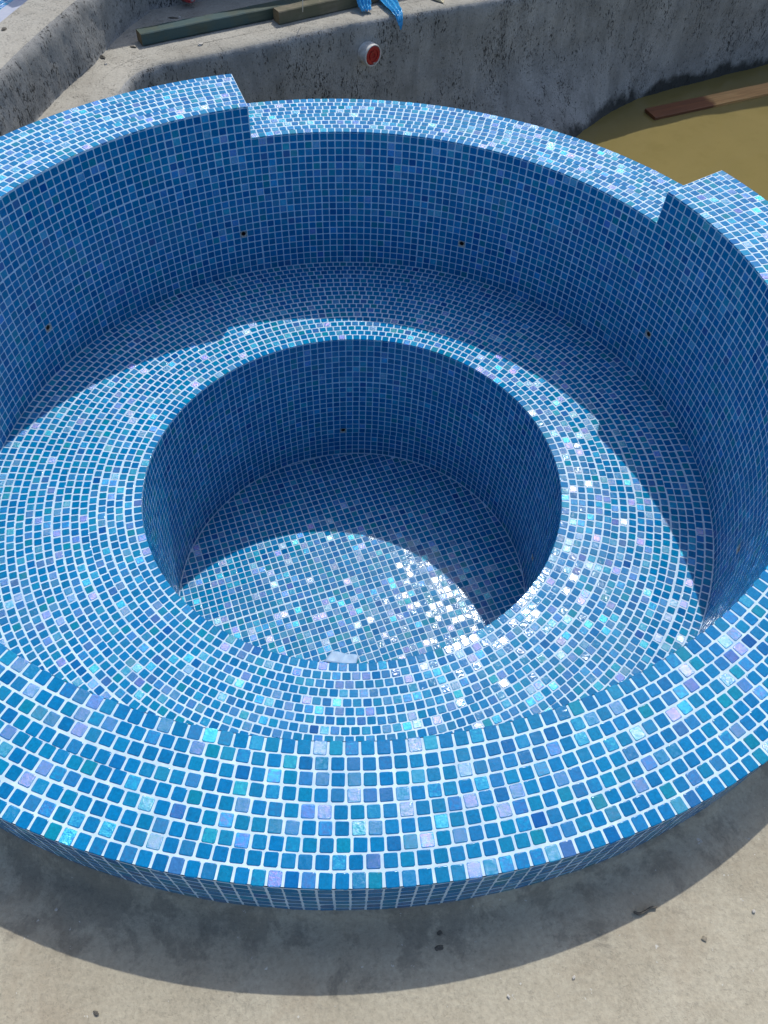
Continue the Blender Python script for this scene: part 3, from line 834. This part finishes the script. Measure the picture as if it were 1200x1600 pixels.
for i, (lb, px, z, sz, mt) in enumerate([('pebble at the inner corner of the ledge and the kerb wall', (161, 90), ZD, (.45, .3, .3), M_DARKC), ('stone on the ledge in front of the longer timber', (313, 69), ZD, (.5, .3, .2), M_CRUMB),
      ('dark chip on the ledge left of the timber end', (208, 73), ZD, (.5, .22, .12), M_DARKC), ('grey stone on top of the kerb wall near the left edge', (6, 45), ZB2, (.45, .3, .16), M_DARKC),
      ('leaf-like dark scrap behind the longer timber', (270, 28), ZD, (.8, .3, .12), M_DARKC), ('pale chip on the shaded ledge behind the longer timber', (281, 27), ZD, (.3, .2, .2), M_CRUMB),
      ('small pale stone near the kerb wall on the ledge', (165, 100), ZD, (.25, .2, .15), M_CRUMB)]):
    p = on_deck(*px, z+.1); pebble('cement_crumb', (p.x, p.y, z+.08), sz, mt, lb, 'debris', 'bits of debris around the ledge', seed=i+20)
p = on_deck(683, 2); q_ = pebble('crumpled_paper', (p.x, p.y+.6, ZD+.3), (1.5, .7, .55), M_PAPER, 'crumpled beige paper on the ledge at the top edge of the photo', 'paper', seed=5)
# twig on the concrete
bm = bmesh.new(); prev = None
for i in range(15):
    k = i/14; px = 990+36*k; py = 1425+3*math.sin(k*7)-9*max(0, k-.55)/.45
    c_ = on_deck(px, py, ZD+.1); c_.z = ZD+.16; r = .11*(1-.5*abs(k-.4))
    rg = [bm.verts.new((c_+Vector((.35*math.cos(a), .94*math.cos(a), math.sin(a)))*r)*U) for a in [TAU*j/7 for j in range(7)]]
    if prev:
        for j in range(7): bm.faces.new((prev[j], prev[(j+1) % 7], rg[(j+1) % 7], rg[j]))
    prev = rg
tw = bm_obj('twig', bm, [M_DARKC], None, True); tag(tw, 'short dark curved twig at the edge of the tub shadow on the concrete', 'twig')
# strip of paper tape left on the footwell floor
M_TAPE = mat_simple('pale_blue_tape', (.26, .42, .62), .55, (.33, .46, .62), 90, .001)
tp = [on_deck(x, y, ZF+.35) for x, y in ((506, 1034), (518, 1017), (561, 1024), (556, 1040))]
v = []; f = []; nn = 14
for i in range(nn+1):
    for j in range(6):
        a = tp[0].lerp(tp[3], i/nn); b = tp[1].lerp(tp[2], i/nn); c_ = a.lerp(b, j/5); c_.z = ZF+.16+.28*abs(math.sin(i*.35+.4))+.06*math.sin(j+i*.8)
        v.append([x*U for x in c_])
for i in range(nn):
    for j in range(5): a = i*6+j; f.append((a, a+6, a+7, a+1))
o = mesh_obj('tape_strip', v, f, [M_TAPE], None, None, True); o.modifiers.new('thickness', 'SOLIDIFY').thickness = .0005
tag(o, 'pale blue strip of tape lying on the footwell floor against the near wall', 'tape')
# thin wire standing by the shorter timber
a = on_deck(474, 17, ZD+2.); bm = bmesh.new()
bmesh.ops.create_cone(bm, segments=8, radius1=.07*U, radius2=.05*U, depth=4.5*U, cap_ends=True)
bmesh.ops.transform(bm, matrix=Matrix.Translation((a+Vector((0, 0, 2.1)))*U) @ Matrix.Rotation(.05, 4, 'Y'), verts=bm.verts)
o = bm_obj('wire', bm, [M_WHITE], None, True); tag(o, 'thin pale wire standing up from the shorter timber', 'wire')
